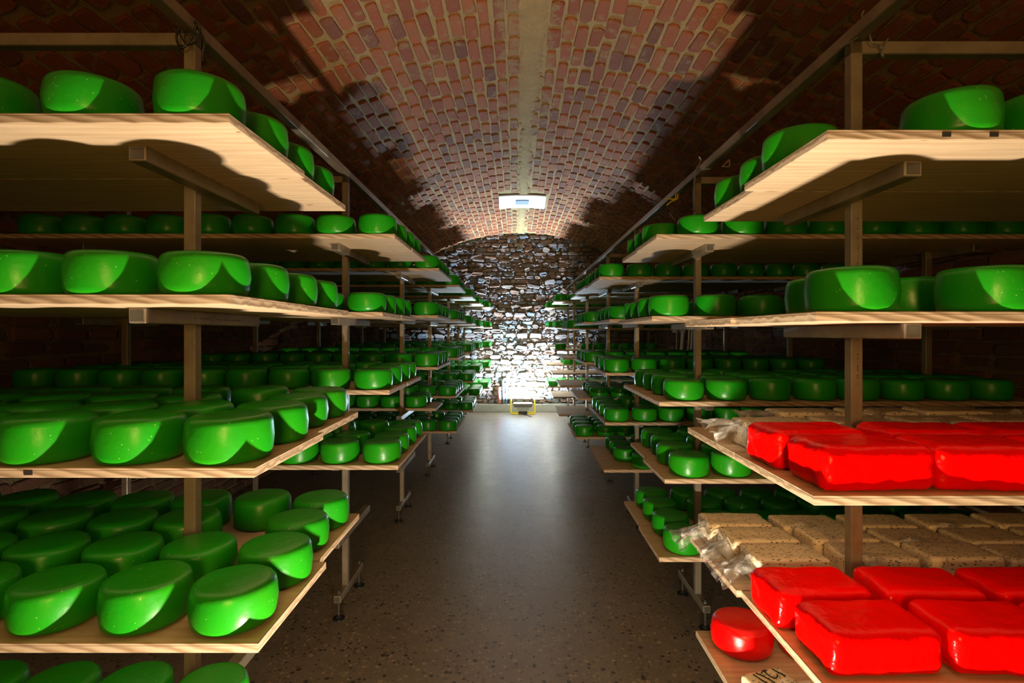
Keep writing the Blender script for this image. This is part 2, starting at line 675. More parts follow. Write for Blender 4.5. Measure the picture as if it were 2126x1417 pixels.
# broad smear of mortar along the crown
V, F = [], []
NS, NL = 12, 520
for j in range(NL + 1):
    y = 0.9 + (YF - 0.9) * j / NL
    wl = 0.09 + 0.045 * noise.noise(Vector((y * 1.7, 0, 7))) + 0.05 * noise.noise(Vector((y * 7, 0, 2))) + 0.035 * noise.noise(Vector((y * 23, 0, 2))) + (0.02 if y < 5.5 else -0.01)
    wr = 0.09 + 0.045 * noise.noise(Vector((y * 1.9, 5, 7))) + 0.05 * noise.noise(Vector((y * 6, 4, 2))) + 0.035 * noise.noise(Vector((y * 21, 4, 2))) + (0.02 if y < 5.5 else -0.01)
    for i in range(NS + 1):
        u = i / NS
        x = -wl + (wl + wr) * u
        r = RV - 0.020 * (1 - (2 * u - 1) ** 4) - 0.012 * noise.noise(Vector((x * 30, y * 14, 0))) + 0.004
        a = x / RV
        V.append((CX + .01 + r * math.sin(a), y, ZC + r * math.cos(a)))
for j in range(NL):
    for i in range(NS):
        k = j * (NS + 1) + i
        F.append([k, k + NS + 1, k + NS + 2, k + 1])
obj('mortar_strip', mesh('mortar_strip', V, F, M['mortar'], None, True), ceiling)


def rough_wall(name, P0, U, W, nu, nv, amp, fr, mat_, up=Vector((0, 0, 1))):
    N_ = U.cross(up).normalized()
    V, F = [], []
    for i in range(nu + 1):
        for j in range(nv + 1):
            p = P0 + U * (i / nu) + up * (W * j / nv)
            d = amp * (noise.noise(p * fr) + 0.5 * noise.noise(p * fr * 2.7))
            V.append(p + N_ * d)
    for i in range(nu):
        for j in range(nv):
            k = i * (nv + 1) + j
            F.append([k, k + nv + 1, k + nv + 2, k + 1])
    o = obj(name, mesh(name, V, F, mat_))
    tag(o, kind='structure')
    return o


wall_left = rough_wall('wall_left', Vector((XL, YN, 0)), Vector((0, YF - YN, 0)), vault_z(XL) + .06, 160, 40, 0.01, 5, M['wallmortar'])
wall_right = rough_wall('wall_right', Vector((XR, YF, 0)), Vector((0, YN - YF, 0)), vault_z(XR) + .06, 160, 40, 0.01, 5, M['wallmortar'])
wall_back = rough_wall('wall_back', Vector((XL, YF, 0)), Vector((XR - XL, 0, 0)), 4.3, 190, 120, 0.020, 6, M['wallmortar'])
wall_front = rough_wall('wall_front', Vector((XR, YN, 0)), Vector((XL - XR, 0, 0)), 4.3, 20, 20, 0.02, 3, M['wallbrick'])

wvar = []
for k in range(14):
    V, F = stone(0.27, 0.078, 0.022, 0.008, R, 0.22)
    wvar.append((V, F, mesh('brick', V, F, M['wallbrick'])))
for parent, x, sgn in ((wall_left, XL, 1), (wall_right, XR, -1)):
    st = Stuff()
    cand = []
    zr = 0.05
    while zr < vault_z(x) - .03:
        y = 1.6 + R.uniform(0, .3)
        while y < YF - .1:
            # local x -> along Y, local y -> up, local z -> into the room
            m3 = Matrix(((0, 0, sgn), (1 * sgn, 0, 0), (0, 1, 0))).to_4x4()
            m3 = Matrix.Translation((x, y, zr + R.uniform(-.006, .006))) @ m3 @ Matrix.Rotation(R.uniform(-.03, .03), 4, 'Z') @ Matrix.Diagonal((R.uniform(.8, 1.06), R.uniform(.85, 1.08), R.uniform(.5, 1.6), 1))
            sco = (1 / y) if (2.95 < y < 7.6 and .75 < zr < 2.5) else 0
            cand.append((sco, m3, R.randrange(14)))
            y += 0.298
        zr += 0.098
    cand.sort(key=lambda q: -q[0])
    for n_, (s_, m3, k) in enumerate(cand):
        V, F, me = wvar[k]
        if n_ < 220 and s_ > 0:
            o = obj('brick', me, parent)
            o.matrix_local = m3
        else:
            st.add(V, F, m3, R.random())
    st.obj('dim_brickwork', M['wallbrick'], parent)

# rubble end wall
st = Stuff()
cand = []
z = 0.04
row = 0
while z < 4.25:
    brickrow = R.random() < 0.32
    h = R.uniform(.07, .085) if brickrow else R.uniform(.06, .125)
    x = XL + R.uniform(0, .2)
    while x < XR:
        wd = R.uniform(.2, .28) if brickrow else R.uniform(.09, .30)
        hh = h * R.uniform(.78, .98)
        xc, zc_ = x + wd / 2, z + h / 2 + R.uniform(-.012, .012)
        if zc_ < vault_z(max(min(xc, XR), XL)) + .02:
            cand.append((wd * hh * (1 if -1.2 < xc < 1.5 and zc_ > .2 else 0), xc, zc_, wd * .95, hh, brickrow))
        x += wd + R.uniform(.0, .035)
    z += h + R.uniform(0.0, .012)
cand.sort(key=lambda q: -q[0])
for n_, (s_, xc, zc_, wd, hh, bk) in enumerate(cand):
    th = R.uniform(.02, .045) if bk else R.uniform(.02, .095)
    V, F = stone(wd, hh, th, (0.06 if bk else 0.16) * hh, R, 0.16 if bk else 0.3)
    m3 = Matrix.Translation((xc, YF, zc_)) @ Matrix(((1, 0, 0), (0, 0, -1), (0, 1, 0))).to_4x4() @ Matrix.Rotation(R.uniform(-.12, .12) * (.3 if bk else 1), 4, 'Z') @ Matrix.Rotation(R.uniform(-.16, .16), 4, 'X')
    if n_ < 300 and s_ > 0:
        o = obj('stone', mesh('stone', V, F, M['stone']), wall_back)
        o.matrix_local = m3
    else:
        st.add(V, F, m3, R.random())
for n_ in range(2600):
    xc, zc_ = R.uniform(-1.7, 2.0), R.uniform(.2, 4.1)
    if zc_ > vault_z(xc):
        continue
    wd = R.uniform(.02, .075)
    V, F = stone(wd, wd * R.uniform(.3, .7), R.uniform(.03, .075), wd * .12, R, .3)
    st.add(V, F, Matrix.Translation((xc, YF, zc_)) @ Matrix(((1, 0, 0), (0, 0, -1), (0, 1, 0))).to_4x4() @ Matrix.Rotation(R.uniform(-.5, .5), 4, 'Z') @ Matrix.Rotation(R.uniform(-.3, .3), 4, 'X'), R.random())
st.obj('small_rubble', M['stone'], wall_back)

k = MB()
k.box(XL, XR, 12.28, YF + .02, 0, 0.18, 0, 0.006)
kerb = obj('baseboard_back', k.mesh('baseboard_back', M['ledge']))
tag(kerb, kind='structure')

# ------------------------------------------------------------------ vent plate in the vault
vp = empty('vent_plate', (CX, 9.34, ZC + RV - .012))
tag(vp, 'white metal vent plate with a grey slot, fixed to the crown of the vault', 'vent plate')
V, F = [], []
for j, y in enumerate((-.44, .44)):
    for i in range(13):
        x = -.40 + .8 * i / 12
        for r in (RV - .010, RV - .030):
            a = x / RV
            V.append((r * math.sin(a) * (1 if j == 0 else 1.05), y, r * math.cos(a) - RV + .012))
for i in range(12):
    a, b = i * 2, 26 + i * 2
    F += [[a + 1, a + 3, b + 3, b + 1], [a, b, b + 2, a + 2], [a, a + 2, a + 3, a + 1], [b, b + 1, b + 3, b + 2]]
F += [[0, 1, 27, 26], [24, 50, 51, 25]]
obj('plate', mesh('plate', V, F, M['plate']), vp)
k = MB()
k.box(-.115, .115, -.16, .12, -.034, -.012, 0, .003)
obj('slot', k.mesh('slot', M['slot']), vp)
k = MB()
for x in (-.36, .36):
    k.tube([(x, 0, -.03 - .0), (x, 0, -.006)], .012, 8)
obj('screw', k.mesh('screw', M['steel_dark']), vp)

# ------------------------------------------------------------------ racks
SIDE = {'left': -1, 'right': 1}
XP = {'left': 1.127, 'right': 1.168}
XB = {'left': 2.585, 'right': 2.64}
TOP = {'left': 1.04, 'right': 1.0}
N_ = None
#        Dc, [(bottom height rel. eye, aisle edge front board, aisle edge back board)]
RACKS = {
    'left': [
        (1.85, [(.54, .735, .750), (.075, .731, .738), (-.37, .67, .695), (-.82, .66, .69), (-1.265, .87, N_)]),
        (3.52, [(.545, .69, .685), (.098, .76, .755), (-.35, .72, .715), (-.78, .67, .675), (-1.25, N_, N_)]),
        (5.27, [(.565, .69, .69), (.14, .70, .70), (-.328, .70, .705), (-.77, N_, .79), (-1.25, N_, N_)]),
        (6.96, [(.57, .69, .70), (.148, .70, .69), (-.32, .70, .71), (-.79, .725, .72), (-1.22, .715, .72)]),
        (8.92, [(.58, .70, .70), (.145, .69, .70), (-.315, .69, .70), (-.785, .67, .68), (-1.245, .67, .68)]),
        (10.45, [(.56, .67, .66), (.125, .66, .66), (-.31, .67, .66), (-.75, .66, .66), (-1.19, .66, .66)]),
        (11.66, [(.55, .545, .55), (.12, .52, .53), (-.31, .53, .53), (-.74, .53, .53), (-1.17, .545, .55)]),
    ],
    'right': [
        (1.83, [(.49, .79, .825), (.03, .76, .745), (-.435, .755, .755), (-.913, .78, .765), (-1.325, .79, .79)]),
        (3.40, [(.52, .775, .785), (.07, .75, .76), (-.40, .79, .795), (-.825, .82, .845), (-1.255, .79, .80)]),
        (5.10, [(.47, .73, .74), (.10, .82, .83), (-.367, .78, .81), (-.80, .78, .79), (-1.21, .77, .775)]),
        (6.66, [(.53, .81, .80), (.11, .80, .80), (-.36, .80, .80), (-.78, .73, .74), (-1.23, .70, .71)]),
        (8.62, [(.585, .95, .95), (.06, .79, .79), (-.40, .73, .74), (-.82, .69, .70), (-1.27, .67, .68)]),
        (10.5, [(.60, .75, .76), (.10, .75, .75), (-.33, .74, .74), (-.78, .705, .71), (-1.22, .715, .72)]),
        (11.72, [(.54, .66, .66), (.12, .69, .68), (-.285, .68, .68), (-.685, .66, .66), (-1.15, .68, .68)]),
    ]}
ORD = ['nearest', 'second', 'third', 'fourth', 'fifth', 'sixth', 'farthest']
LEV = ['top', 'second', 'third', 'fourth', 'bottom']
TH = 0.026
ARM_H = 0.045


def tube_mesh(x0, x1, y0, y1, z0, z1, axis):
    """square steel tube with a dark end cap on both ends"""
    k = MB()
    k.box(x0, x1, y0, y1, z0, z1, 0, .003)
    e = .0015
    b = .006
    if axis == 'y':
        for y in (y0 - e, y1 - .002):
            k.box(x0 + b, x1 - b, y, y + e + .002, z0 + b, z1 - b, 1)
    elif axis == 'x':
        for x in (x0 - e, x1 - .002):
            k.box(x, x + e + .002, y0 + b, y1 - b, z0 + b, z1 - b, 1)
    return k.mesh('tube', [M['steel'], M['steel_dark']])


for side in ('left', 'right'):
    s = SIDE[side]
    xp, xb = XP[side], XB[side]
    top = CZ + TOP[side]
    post_me = tube_mesh(-.02, .02, -.02, .02, 0.12, top, 'z')
    arm_me = tube_mesh(-.025, .025, -.34, .34, -ARM_H, 0, 'y')
    bar_me = tube_mesh(-.02, xb - xp - .02, -.02, .02, -.045, 0, 'x')
    base_me = tube_mesh(-.022, .022, -.17, .33, .115, .16, 'y')
    k = MB()
    k.tube([(0, 0, .012), (0, 0, .185)], .008, 8)
    k.tube([(0, 0, .163), (0, 0, .175)], .014, 6)
    rod_me = k.mesh('rod', M['steel_dark'])
    k = MB()
    k.tube([(0, 0, 0), (0, 0, .006), (0, 0, .010)], .038, 12)
    k.tube([(0, 0, .008), (0, 0, .025)], .017, 8)
    pad_me = k.mesh('pad', M['black'])
    for ri, (dc, levs) in enumerate(RACKS[side]):
        r = empty('steel_rack', (s * xp, dc, 0))
        tag(r, 'weathered square tube steel storage rack, %s on the %s of the aisle' % ('nearest' if ri == 0 else ('farthest' if ri == 6 else ORD[ri] + ' from the camera'), side), 'rack', 'steel racks along the aisle')
        for x in (0, s * (xb - xp)):
            obj('post', post_me, r, (x, 0, 0))
            sh = -s * .041 if x == 0 else s * .041
            for li, (h, a, b) in enumerate(levs):
                obj('support_arm', arm_me, r, (x + sh, 0.01, CZ + h - .0005))
            bb = obj('base_beam', base_me, r, (x, 0, 0))
            for yy in (-.14, .30):
                obj('threaded_foot', rod_me, bb, (0, yy, 0))
                obj('foot_pad', pad_me, bb, (0, yy, 0))
        tb = obj('top_bar', bar_me, r, (0, 0, top))
        if s < 0:
            tb.rotation_euler = (0, 0, PI)
    k = MB()
    zz = CZ + TOP[side] + .001
    k.box(s * xp - .0225, s * xp + .0225, 0.25, 12.1, zz, zz + .045, 0, .003)
    rail = obj('top_rail', k.mesh('top_rail', [M['steel'], M['steel_dark']]))
    tag(rail, 'long square steel rail running over the tops of the %s racks' % side, 'rail', 'rails over the racks')

# ------------------------------------------------------------------ boards


def board(side, dc, h, which, xe, lab):
    s = SIDE[side]
    xp, xb = XP[side], XB[side]
    L = 2.95 - xe
    W = 0.487
    # local: x from the aisle edge outwards (times s), y from the seam, z up
    d = 1 if which == 1 else -1
    P = [(0, 0)]
    for px_ in (xp - xe, xb - xe):
        P += [(px_ - .027, 0), (px_ - .027, d * .024), (px_ + .027, d * .024), (px_ + .027, 0)]
    P += [(L, 0), (L, d * W), (0, d * W)]
    P = [(s * x, y) for x, y in P]
    n = len(P)
    V = [(x, y, 0) for x, y in P] + [(x, y, TH - .001) for x, y in P]
    # small chamfer on top and bottom
    F = []
    b = 0.002
    V = []
    cx, cy = s * L / 2, d * W / 2
    for z, e in ((0, b), (b, 0), (TH - b, 0), (TH, b)):
        for x, y in P:
            V.append((x + (b if x < cx else -b) * (e > 0), y + (b if y < cy else -b) * (e > 0), z))
    mi = []
    for q in range(3):
        for i in range(n):
            j = (i + 1) % n
            F.append([q * n + i, q * n + j, (q + 1) * n + j, (q + 1) * n + i])
            mi.append(1)
    F.append(list(range(n))[::-1])
    F.append([3 * n + i for i in range(n)])
    mi += [0, 0]
    k = MB()
    k.V, k.F, k.I = [Vector(p) for p in V], F, mi
    me = k.mesh('shelf_board', [M['wood'], M['edge']])
    o = obj('shelf_board', me, None, (s * xe, dc + d * .003, CZ + h))
    tag(o, lab, 'shelf board', 'spruce boards on the racks')
    return o


boards = {}
for side in ('left', 'right'):
    for ri, (dc, levs) in enumerate(RACKS[side]):
        for li, (h, a, b) in enumerate(levs):
            for wi, xe in enumerate((a, b)):
                if xe is None:
                    continue
                boards[(side, ri, li, wi)] = board(side, dc, h, wi, xe, 'pale spruce board, %s board of the %s shelf, %s %s rack' % (('front', 'back')[wi], LEV[li], ORD[ri], side))
k = MB()
k.box(-.011, .011, -.0012, .004, -.006, .006, 0)
slot_me = k.mesh('dowel_slot', M['hole'])
for key, xs in ((('left', 0, 2, 0), (.58, .69)), (('right', 0, 0, 0), (.30, .42))):
    for x in xs:
        obj('dowel_slot', slot_me, boards[key], (SIDE[key[0]] * x, -.487, .013))

# ------------------------------------------------------------------ wheels of cheese
RW, HW = 0.113, 0.118


def wheel(nseg, prof, R_, amp, seed):
    V, F = [], []
    n = len(prof)
    for r, z in prof:
        for k_ in range(nseg):
            th = 2 * PI * k_ / nseg
            p = Vector((math.cos(th) * r, math.sin(th) * r, z))
            d = 1 + amp * noise.noise(Vector((p.x * 9, p.y * 9, p.z * 9 + seed * 7)))
            zz = z
            if z > HW * .5:
                zz += amp * .10 * noise.noise(Vector((p.x * 8, p.y * 8, seed * 3)))
            V.append((p.x * d, p.y * d, zz))
    for i in range(n - 1):
        for k_ in range(nseg):
            F.append([i * nseg + k_, i * nseg + (k_ + 1) % nseg, (i + 1) * nseg + (k_ + 1) % nseg, (i + 1) * nseg + k_])
    V.append((0, 0, 0))
    V.append((0, 0, prof[-1][1] + .0015))
    for k_ in range(nseg):
        F.append([len(V) - 2, (k_ + 1) % nseg, k_])
        F.append([len(V) - 1, (n - 1) * nseg + k_, (n - 1) * nseg + (k_ + 1) % nseg])
    return V, F


def profile(R0, H, rb, rt, bulge, steps):
    P = [(R0 - rb - .004, 0.0)]
    for i in range(1, steps + 1):
        a = PI / 2 * i / steps
        P.append((R0 - rb - .004 + rb * math.sin(a), rb * (1 - math.cos(a))))
    P.append((R0 - .004 + bulge, H * .5))
    for i in range(steps + 1):
        a = PI / 2 * i / steps
        P.append((R0 - .004 - rt + rt * math.cos(a), H - rt + rt * math.sin(a)))
    P.append((R0 * .55, H + .0015))
    return P


wheel_me = []
for q in range(6):
    V, F = wheel(48, profile(RW, HW * (1 + .03 * math.sin(q * 2.1)), .018 + .003 * (q % 3), .022 + .002 * (q % 2), .004, 4), RW, .022, q)
    wheel_me.append(mesh('round_cheese', V, F, M['green'], None, True))
low = []
for q in range(3):
    V, F = wheel(22, profile(RW, HW, .018, .022, .004, 2), RW, .015, q)
    low.append((np.array(V), F))

RC = random.Random(11)
PITCH = 0.2445


def columns(side, ri, li, row, xe):
    """x positions of the wheels of one row, measured from the aisle centre"""
    xp, xb = XP[side], XB[side]
    st_ = xe + RW + .008
    p = PITCH
    key = (side, ri, li)
    skip = 0
    stop = 2.93
    if side == 'left':
        if key == ('left', 0, 0) and row == 0:
            p = .288
            st_ = .868
        if key == ('left', 2, 3):
            st_ += .10
            if row < 2:
                return []
    else:
        if li in (2, 3, 4) and ri == 0:
            return []
        if key == ('right', 0, 0):
            if row == 0:
                st_ = 1.185
        if key == ('right', 0, 1):
            if row == 0:
                st_, p = .915, .36
            elif row == 1:
                st_ = .995
            else:
                return [x for x in (1.55, 1.80, 2.05, 2.3)]
        if key == ('right', 1, 0) and row == 0:
            st_ += .14
        if key == ('right', 1, 1):
            p = .262
        if ri == 1 and li in (2, 3, 4):
            st_ += .045
        if key == ('right', 1, 4) and row == 0:
            stop = st_ + .1
        if key == ('right', 2, 4):
            st_ += .26 if row == 0 else .14
        if key == ('right', 3, 3):
            st_ += .14
        if ri == 4 and li in (0, 2, 3, 4):
            return []
        if ri == 5:
            if li in (3, 4):
                return []
            if li == 2:
                if row > 0:
                    return []
        if ri == 6 and li == 2:
            return []
        if ri == 6 and li == 3:
            st_ += .35
    out_ = []
    x = st_
    while x + RW < stop + .02:
        if row in (1, 2):
            for q in (xp, xb):
                if abs(x - q) < .085:
                    x = q + .09
        out_.append(x)
        x += p + RC.uniform(0, .006)
    if key == ('right', 5, 2) and side == 'right':
        del out_[1:2]
    return out_


cheeses = []
for side in ('left', 'right'):
    for ri, (dc, levs) in enumerate(RACKS[side]):
        for li, (h, a, b) in enumerate(levs):
            for row in range(4):
                xe = a if row < 2 else b
                if xe is None:
                    continue
                y = dc + ((-.388, -.386, -.379, -.372, -.372)[li], -.128, .126, .362)[row]
                for ci, x in enumerate(columns(side, ri, li, row, xe)):
                    jx, jy = RC.uniform(-.004, .004), RC.uniform(-.004, .004)
                    cheeses.append(((side, ri, li, row, ci), (SIDE[side] * (x + jx), y + jy, CZ + h + TH + .0005), RC.uniform(0, 2 * PI), RC.randrange(6)))

PICK_TXT = '''L0000 L0001 L0002 L0010 L0020 L0030 L0100 L0101 L0102 L0110 L0120 L0130 L0200 L0201 L0202 L0203 L0210 L0211 L0212 L0213 L0220 L0221 L0222 L0223 L0224 L0230 L0231 L0232 L0233 L0234 L0235 L0300 L0301 L0302 L0303 L0310 L0311 L0312 L0313 L0314 L0320 L0321 L0322 L0323 L0324 L0330 L0331 L0332 L0333 L0334 L0335 L0410 L0411 L0412 L0413 L0414 L0420 L0421 L0422 L0423 L0430 L1000 L1001 L1002 L1003 L1004 L1005 L1006 L1007 L1008 L1010 L1020 L1030 L1100 L1101 L1110 L1120 L1130 L1200 L1201 L1202 L1203 L1204 L1205 L1206 L1207 L1208 L1210 L1211 L1212 L1213 L1214 L1215 L1216 L1217 L1220 L1221 L1222 L1223 L1224 L1226 L1230 L1231 L1232 L1237 L1300 L1301 L1302 L1310 L1311 L1320 L1321 L1330 L1331 L2000 L2001 L2002 L2003 L2004 L2005 L2006 L2100 L2200 L2201 L2202 L2203 L2204 L2205 L2206 L2207 L2208 L2231 L2320 L2321 L2322 L2330 L3000 L3100 L3200 L3201 L3206 L3207 L3208 L3300 L3301 L3302 L3331 L3400 L3401 L3410 L3424 L3431 L4200 L4300 L4301 L4302 L4400 L4401 L5300 L5301 L5400 R0000 R0001 R0010 R0020 R0030 R0100 R0101 R0110 R0111 R1000 R1001 R1002 R1003 R1004 R1005 R1006 R1007 R1010 R1020 R1030 R1100 R1101 R1102 R1110 R1120 R1121 R1130 R1200 R1201 R1202 R1203 R1204 R1205 R1206 R1207 R1210 R1211 R1212 R1213 R1214 R1215 R1216 R1217 R1220 R1221 R1222 R1223 R1224 R1226 R1227 R1230 R1231 R1232 R1233 R1234 R1235 R1237 R1300 R1301 R1310 R1311 R1320 R1330 R1331 R1400 R1410 R1411 R1412 R1413 R1414 R1415 R1416 R1417 R1420 R1421 R1422 R1423 R1424 R1425 R1426 R1427 R1430 R1431 R1432 R1433 R1434 R2000 R2001 R2002 R2003 R2004 R2005 R2006 R2007 R2100 R2200 R2201 R2202 R2203 R2204 R2205 R2206 R2207 R2210 R2230 R2300 R2301 R2302 R2303 R2304 R2305 R2310 R2311 R2320 R2330 R2331 R2400 R2410 R2420 R2430 R3100 R3200 R3201 R3206 R3300 R3301 R3400 R3401 R3402 R3404 R3410 R3420 R3431 R4100 R5000 R5200 R5202 R5204 R5206'''
PICK = {({'L': 'left', 'R': 'right'}[c[0]],) + tuple(int(q_) for q_ in c[1:]) for c in PICK_TXT.split()}
ROWN = ['front row', 'second row', 'third row', 'back row']
COLN = ['at aisle end'] + [q + ' from aisle' for q in ('second', 'third', 'fourth', 'fifth', 'sixth', 'seventh', 'eighth', 'ninth', 'tenth')]
rest = []


def est(key, loc):
    return 1 / loc[1] ** 2


if not PICK and not PICK_ALL:
    PICK = {c[0] for c in sorted(cheeses, key=lambda c: -est(c[0], c[1]))[:300]}
for key, loc, rz, k_ in cheeses:
    if PICK_ALL or key in PICK:
        o = obj('round_cheese', wheel_me[k_], None, loc, (0, 0, rz))
        side, ri, li, row, ci = key
        tag(o, 'green wax cheese wheel, %s, %s, %s shelf, %s %s rack' % (ROWN[row], COLN[ci], LEV[li], ORD[ri], side), 'cheese', 'green wax cheese wheels on the racks')
        if PICK_ALL:
            o['key'] = repr(key)
    else:
        rest.append((loc, rz, k_))
if rest:
    VV, FF, TT = [], [], []
    base_ = 0
    for loc, rz, k_ in rest:
        A, F = low[k_ % 3]
        c_, s_ = math.cos(rz), math.sin(rz)
        P = A @ np.array([[c_, s_, 0], [-s_, c_, 0], [0, 0, 1]]) + np.array(loc)
        VV.append(P)
        FF += [[i + base_ for i in f] for f in F]
        base_ += len(A)
    me = mesh('distant_round_cheeses', np.concatenate(VV).tolist(), FF, M['green'], None, True)
    o = obj('distant_round_cheeses', me)
    tag(o, 'hundreds of smaller-looking green wax cheese wheels filling the deeper and farther shelves', 'cheeses', None, 'stuff')

# ------------------------------------------------------------------ red wax blocks


def rounded_block(lx, ly, lz, r, amp, seed, n=9, name='red_cheese_block', m_=None):
    """lumpy rounded box, subdivided cube pushed to a rounded shape"""
    V, F, ix = [], [], {}

    def vid(i, j, k_):
        if (i, j, k_) not in ix:
            u, v_, w_ = i / n * 2 - 1, j / n * 2 - 1, k_ / n * 2 - 1

            def wr(q):
                return math.copysign(1 - (1 - abs(q)) ** 1.25, q)
            p = Vector((wr(u) * lx / 2, wr(v_) * ly / 2, wr(w_) * lz / 2))
            c = Vector((max(-lx / 2 + r, min(lx / 2 - r, p.x)), max(-ly / 2 + r, min(ly / 2 - r, p.y)), max(-lz / 2 + r, min(lz / 2 - r, p.z))))
            d = p - c
            if d.length > 1e-6:
                p = c + d.normalized() * r
            nz = noise.noise(p * 22 + Vector((seed * 5, 0, 0))) + .5 * noise.noise(p * 55 + Vector((0, seed * 3, 0)))
            p = p + p.normalized() * nz * amp
            if p.z < -lz / 2:
                p.z = -lz / 2
            ix[(i, j, k_)] = len(V)
            V.append((p.x, p.y, p.z + lz / 2))
        return ix[(i, j, k_)]
    for a in range(n):
        for b in range(n):
            F.append([vid(a, b, 0), vid(a, b + 1, 0), vid(a + 1, b + 1, 0), vid(a + 1, b, 0)])
            F.append([vid(a, b, n), vid(a + 1, b, n), vid(a + 1, b + 1, n), vid(a, b + 1, n)])
            F.append([vid(a, 0, b), vid(a + 1, 0, b), vid(a + 1, 0, b + 1), vid(a, 0, b + 1)])
            F.append([vid(a, n, b), vid(a, n, b + 1), vid(a + 1, n, b + 1), vid(a + 1, n, b)])
            F.append([vid(0, a, b), vid(0, a, b + 1), vid(0, a + 1, b + 1), vid(0, a + 1, b)])
            F.append([vid(n, a, b), vid(n, a + 1, b), vid(n, a + 1, b + 1), vid(n, a, b + 1)])
    return mesh(name, V, F, m_ or M['red_block'], None, True)


red_me = [rounded_block(.30, .192, .118, .028, .0045, q, 16) for q in range(4)]
zt = {2: CZ - .435 + TH + .0005, 3: CZ - .913 + TH + .0005}
REDS = [(2, 0, [.935, 1.242, 1.552, 1.86]), (2, 1, [.915, 1.275, 1.59, 1.90]), (3, 0, [.955, 1.285, 1.60, 1.91]), (3, 1, [.925, 1.265, 1.60, 1.92])]
q = 0
for li, row, xs in REDS:
    for ci, x in enumerate(xs):
        y = (1.452, 1.672)[row]
        o = obj('red_cheese_block', red_me[q % 4], None, (x, y, zt[li]), (0, 0, math.radians((2, -3, 1.5, -1)[q % 4]) + (PI if q % 3 == 1 else 0)))
        tag(o, 'red wax cheese block, %s row, %s, %s shelf, nearest right rack' % (('front', 'back')[row], COLN[ci], LEV[li]), 'cheese', 'red wax cheese blocks on the nearest right rack')
        q += 1

V, F = wheel(56, profile(.122, .118, .026, .030, .004, 6), .12, .03, 3)
for n_, (x, y, lab) in enumerate(((.94, 2.20, 'red wax cheese wheel at the aisle corner of the bottom shelf'), (1.20, 2.17, 'red wax cheese wheel half hidden behind the red blocks, bottom shelf'))):
    o = obj('red_round_cheese', mesh('red_round_cheese', V, F, M['red'], None, True), None, (x, y, CZ - 1.325 + TH + .0005), (0, 0, .7 + n_))
    tag(o, lab, 'cheese', 'red wax cheese wheels on the bottom shelf')

# ------------------------------------------------------------------ herb cheese blocks in clear bags
RH = random.Random(3)
herb_me = [rounded_block(.262, .150, .094 + .003 * q, .013, .0035, q + 10, 14, 'herb_cheese_body', M['herb']) for q in range(4)]


def flap(Wd, Ln, seed, droop=.5, nx=22, ny=18, ruff=.009):
    """crumpled plastic film: x outwards, y across; starts as the bag mouth and pinches to a fan"""
    V, F = [], []
    for i in range(nx + 1):
        u = i / nx
        for j in range(ny + 1):
            v_ = j / ny * 2 - 1
            pinch = 1 - .55 * math.sin(PI * min(1, u * 1.1)) if seed % 2 else 1 - .35 * u
            y = v_ * Wd / 2 * pinch
            fold = math.sin(v_ * 9 + seed + u * 2.5) * ruff * (0.3 + u) + noise.noise(Vector((u * 2.6, v_ * 2.6, seed))) * ruff * 2.2
            z = .045 * (1 - v_ * v_) * (1 - u) * .6 - droop * Ln * u * u * .55 + fold
            V.append((u * Ln + .012 * noise.noise(Vector((v_ * 4, u * 4, seed + 9))), y, z))
    for i in range(nx):
        for j in range(ny):
            k_ = i * (ny + 1) + j
            F.append([k_, k_ + ny + 1, k_ + ny + 2, k_ + 1])
    return mesh('plastic_flap', V, F, M['film'], None, True)



def herb(x, y, z, rz, ki, label, flaps=()):
    e = empty('herb_cheese_block', (x, y, z), rz)
    tag(e, label, 'cheese', 'bagged herb cheese blocks on the nearest right rack')
    obj('cheese_body', herb_me[ki % 4], e)
    for (fx, fy, fz, rx, ry, rzz, me_) in flaps:
        g_ = obj('plastic_bag', me_, e, (fx, fy, fz), (rx, ry, rzz))
        g_['label'] = 'loose crumpled end of the clear bag'
    return e


fl_a = flap(.17, .13, 1, .35)
fl_b = flap(.16, .10, 2, .5)
fl_c = flap(.13, .05, 5, .3, 12, 12, .006)
HROW3 = [(2, 1.935, [.945, 1.235, 1.52, 1.80, 2.08]), (2, 2.155, [1.175, 1.46, 1.75, 2.03])]
HROW4 = [(3, 1.925, [.975, 1.29, 1.585, 1.875, 2.16]), (3, 2.088, [.955, 1.265, 1.56, 1.85, 2.14]), (3, 2.250, [.93, 1.235, 1.53, 1.83, 2.12])]
q = 0
for li, y, xs in HROW3 + HROW4:
    for ci, x in enumerate(xs):
        row = 'front' if y < 1.95 else ('middle' if (li == 3 and y < 2.1) else 'back')
        fls = []
        if ci == 0:
            fls = [(-.128, 0, .062 if li == 2 else .05, 0, -.30 if li == 2 else .12, PI, fl_a if y != 2.088 else fl_b)]
            if li == 3 or li == 2:
                fls.append((-.125, -.02, .06, .5, .15, PI - .3, fl_b))
        elif q % 2 == 0:
            fls = [(-.05, -.072, .09, 0, .2, -PI / 2, fl_c)]
        herb(x, y + RH.uniform(-.002, .002), zt[li], math.radians(RH.uniform(-2.0, 2.0)), q,
             'white herb cheese block in clear bag, %s row, %s, %s shelf' % (row, COLN[ci], LEV[li]), fls)
        q += 1

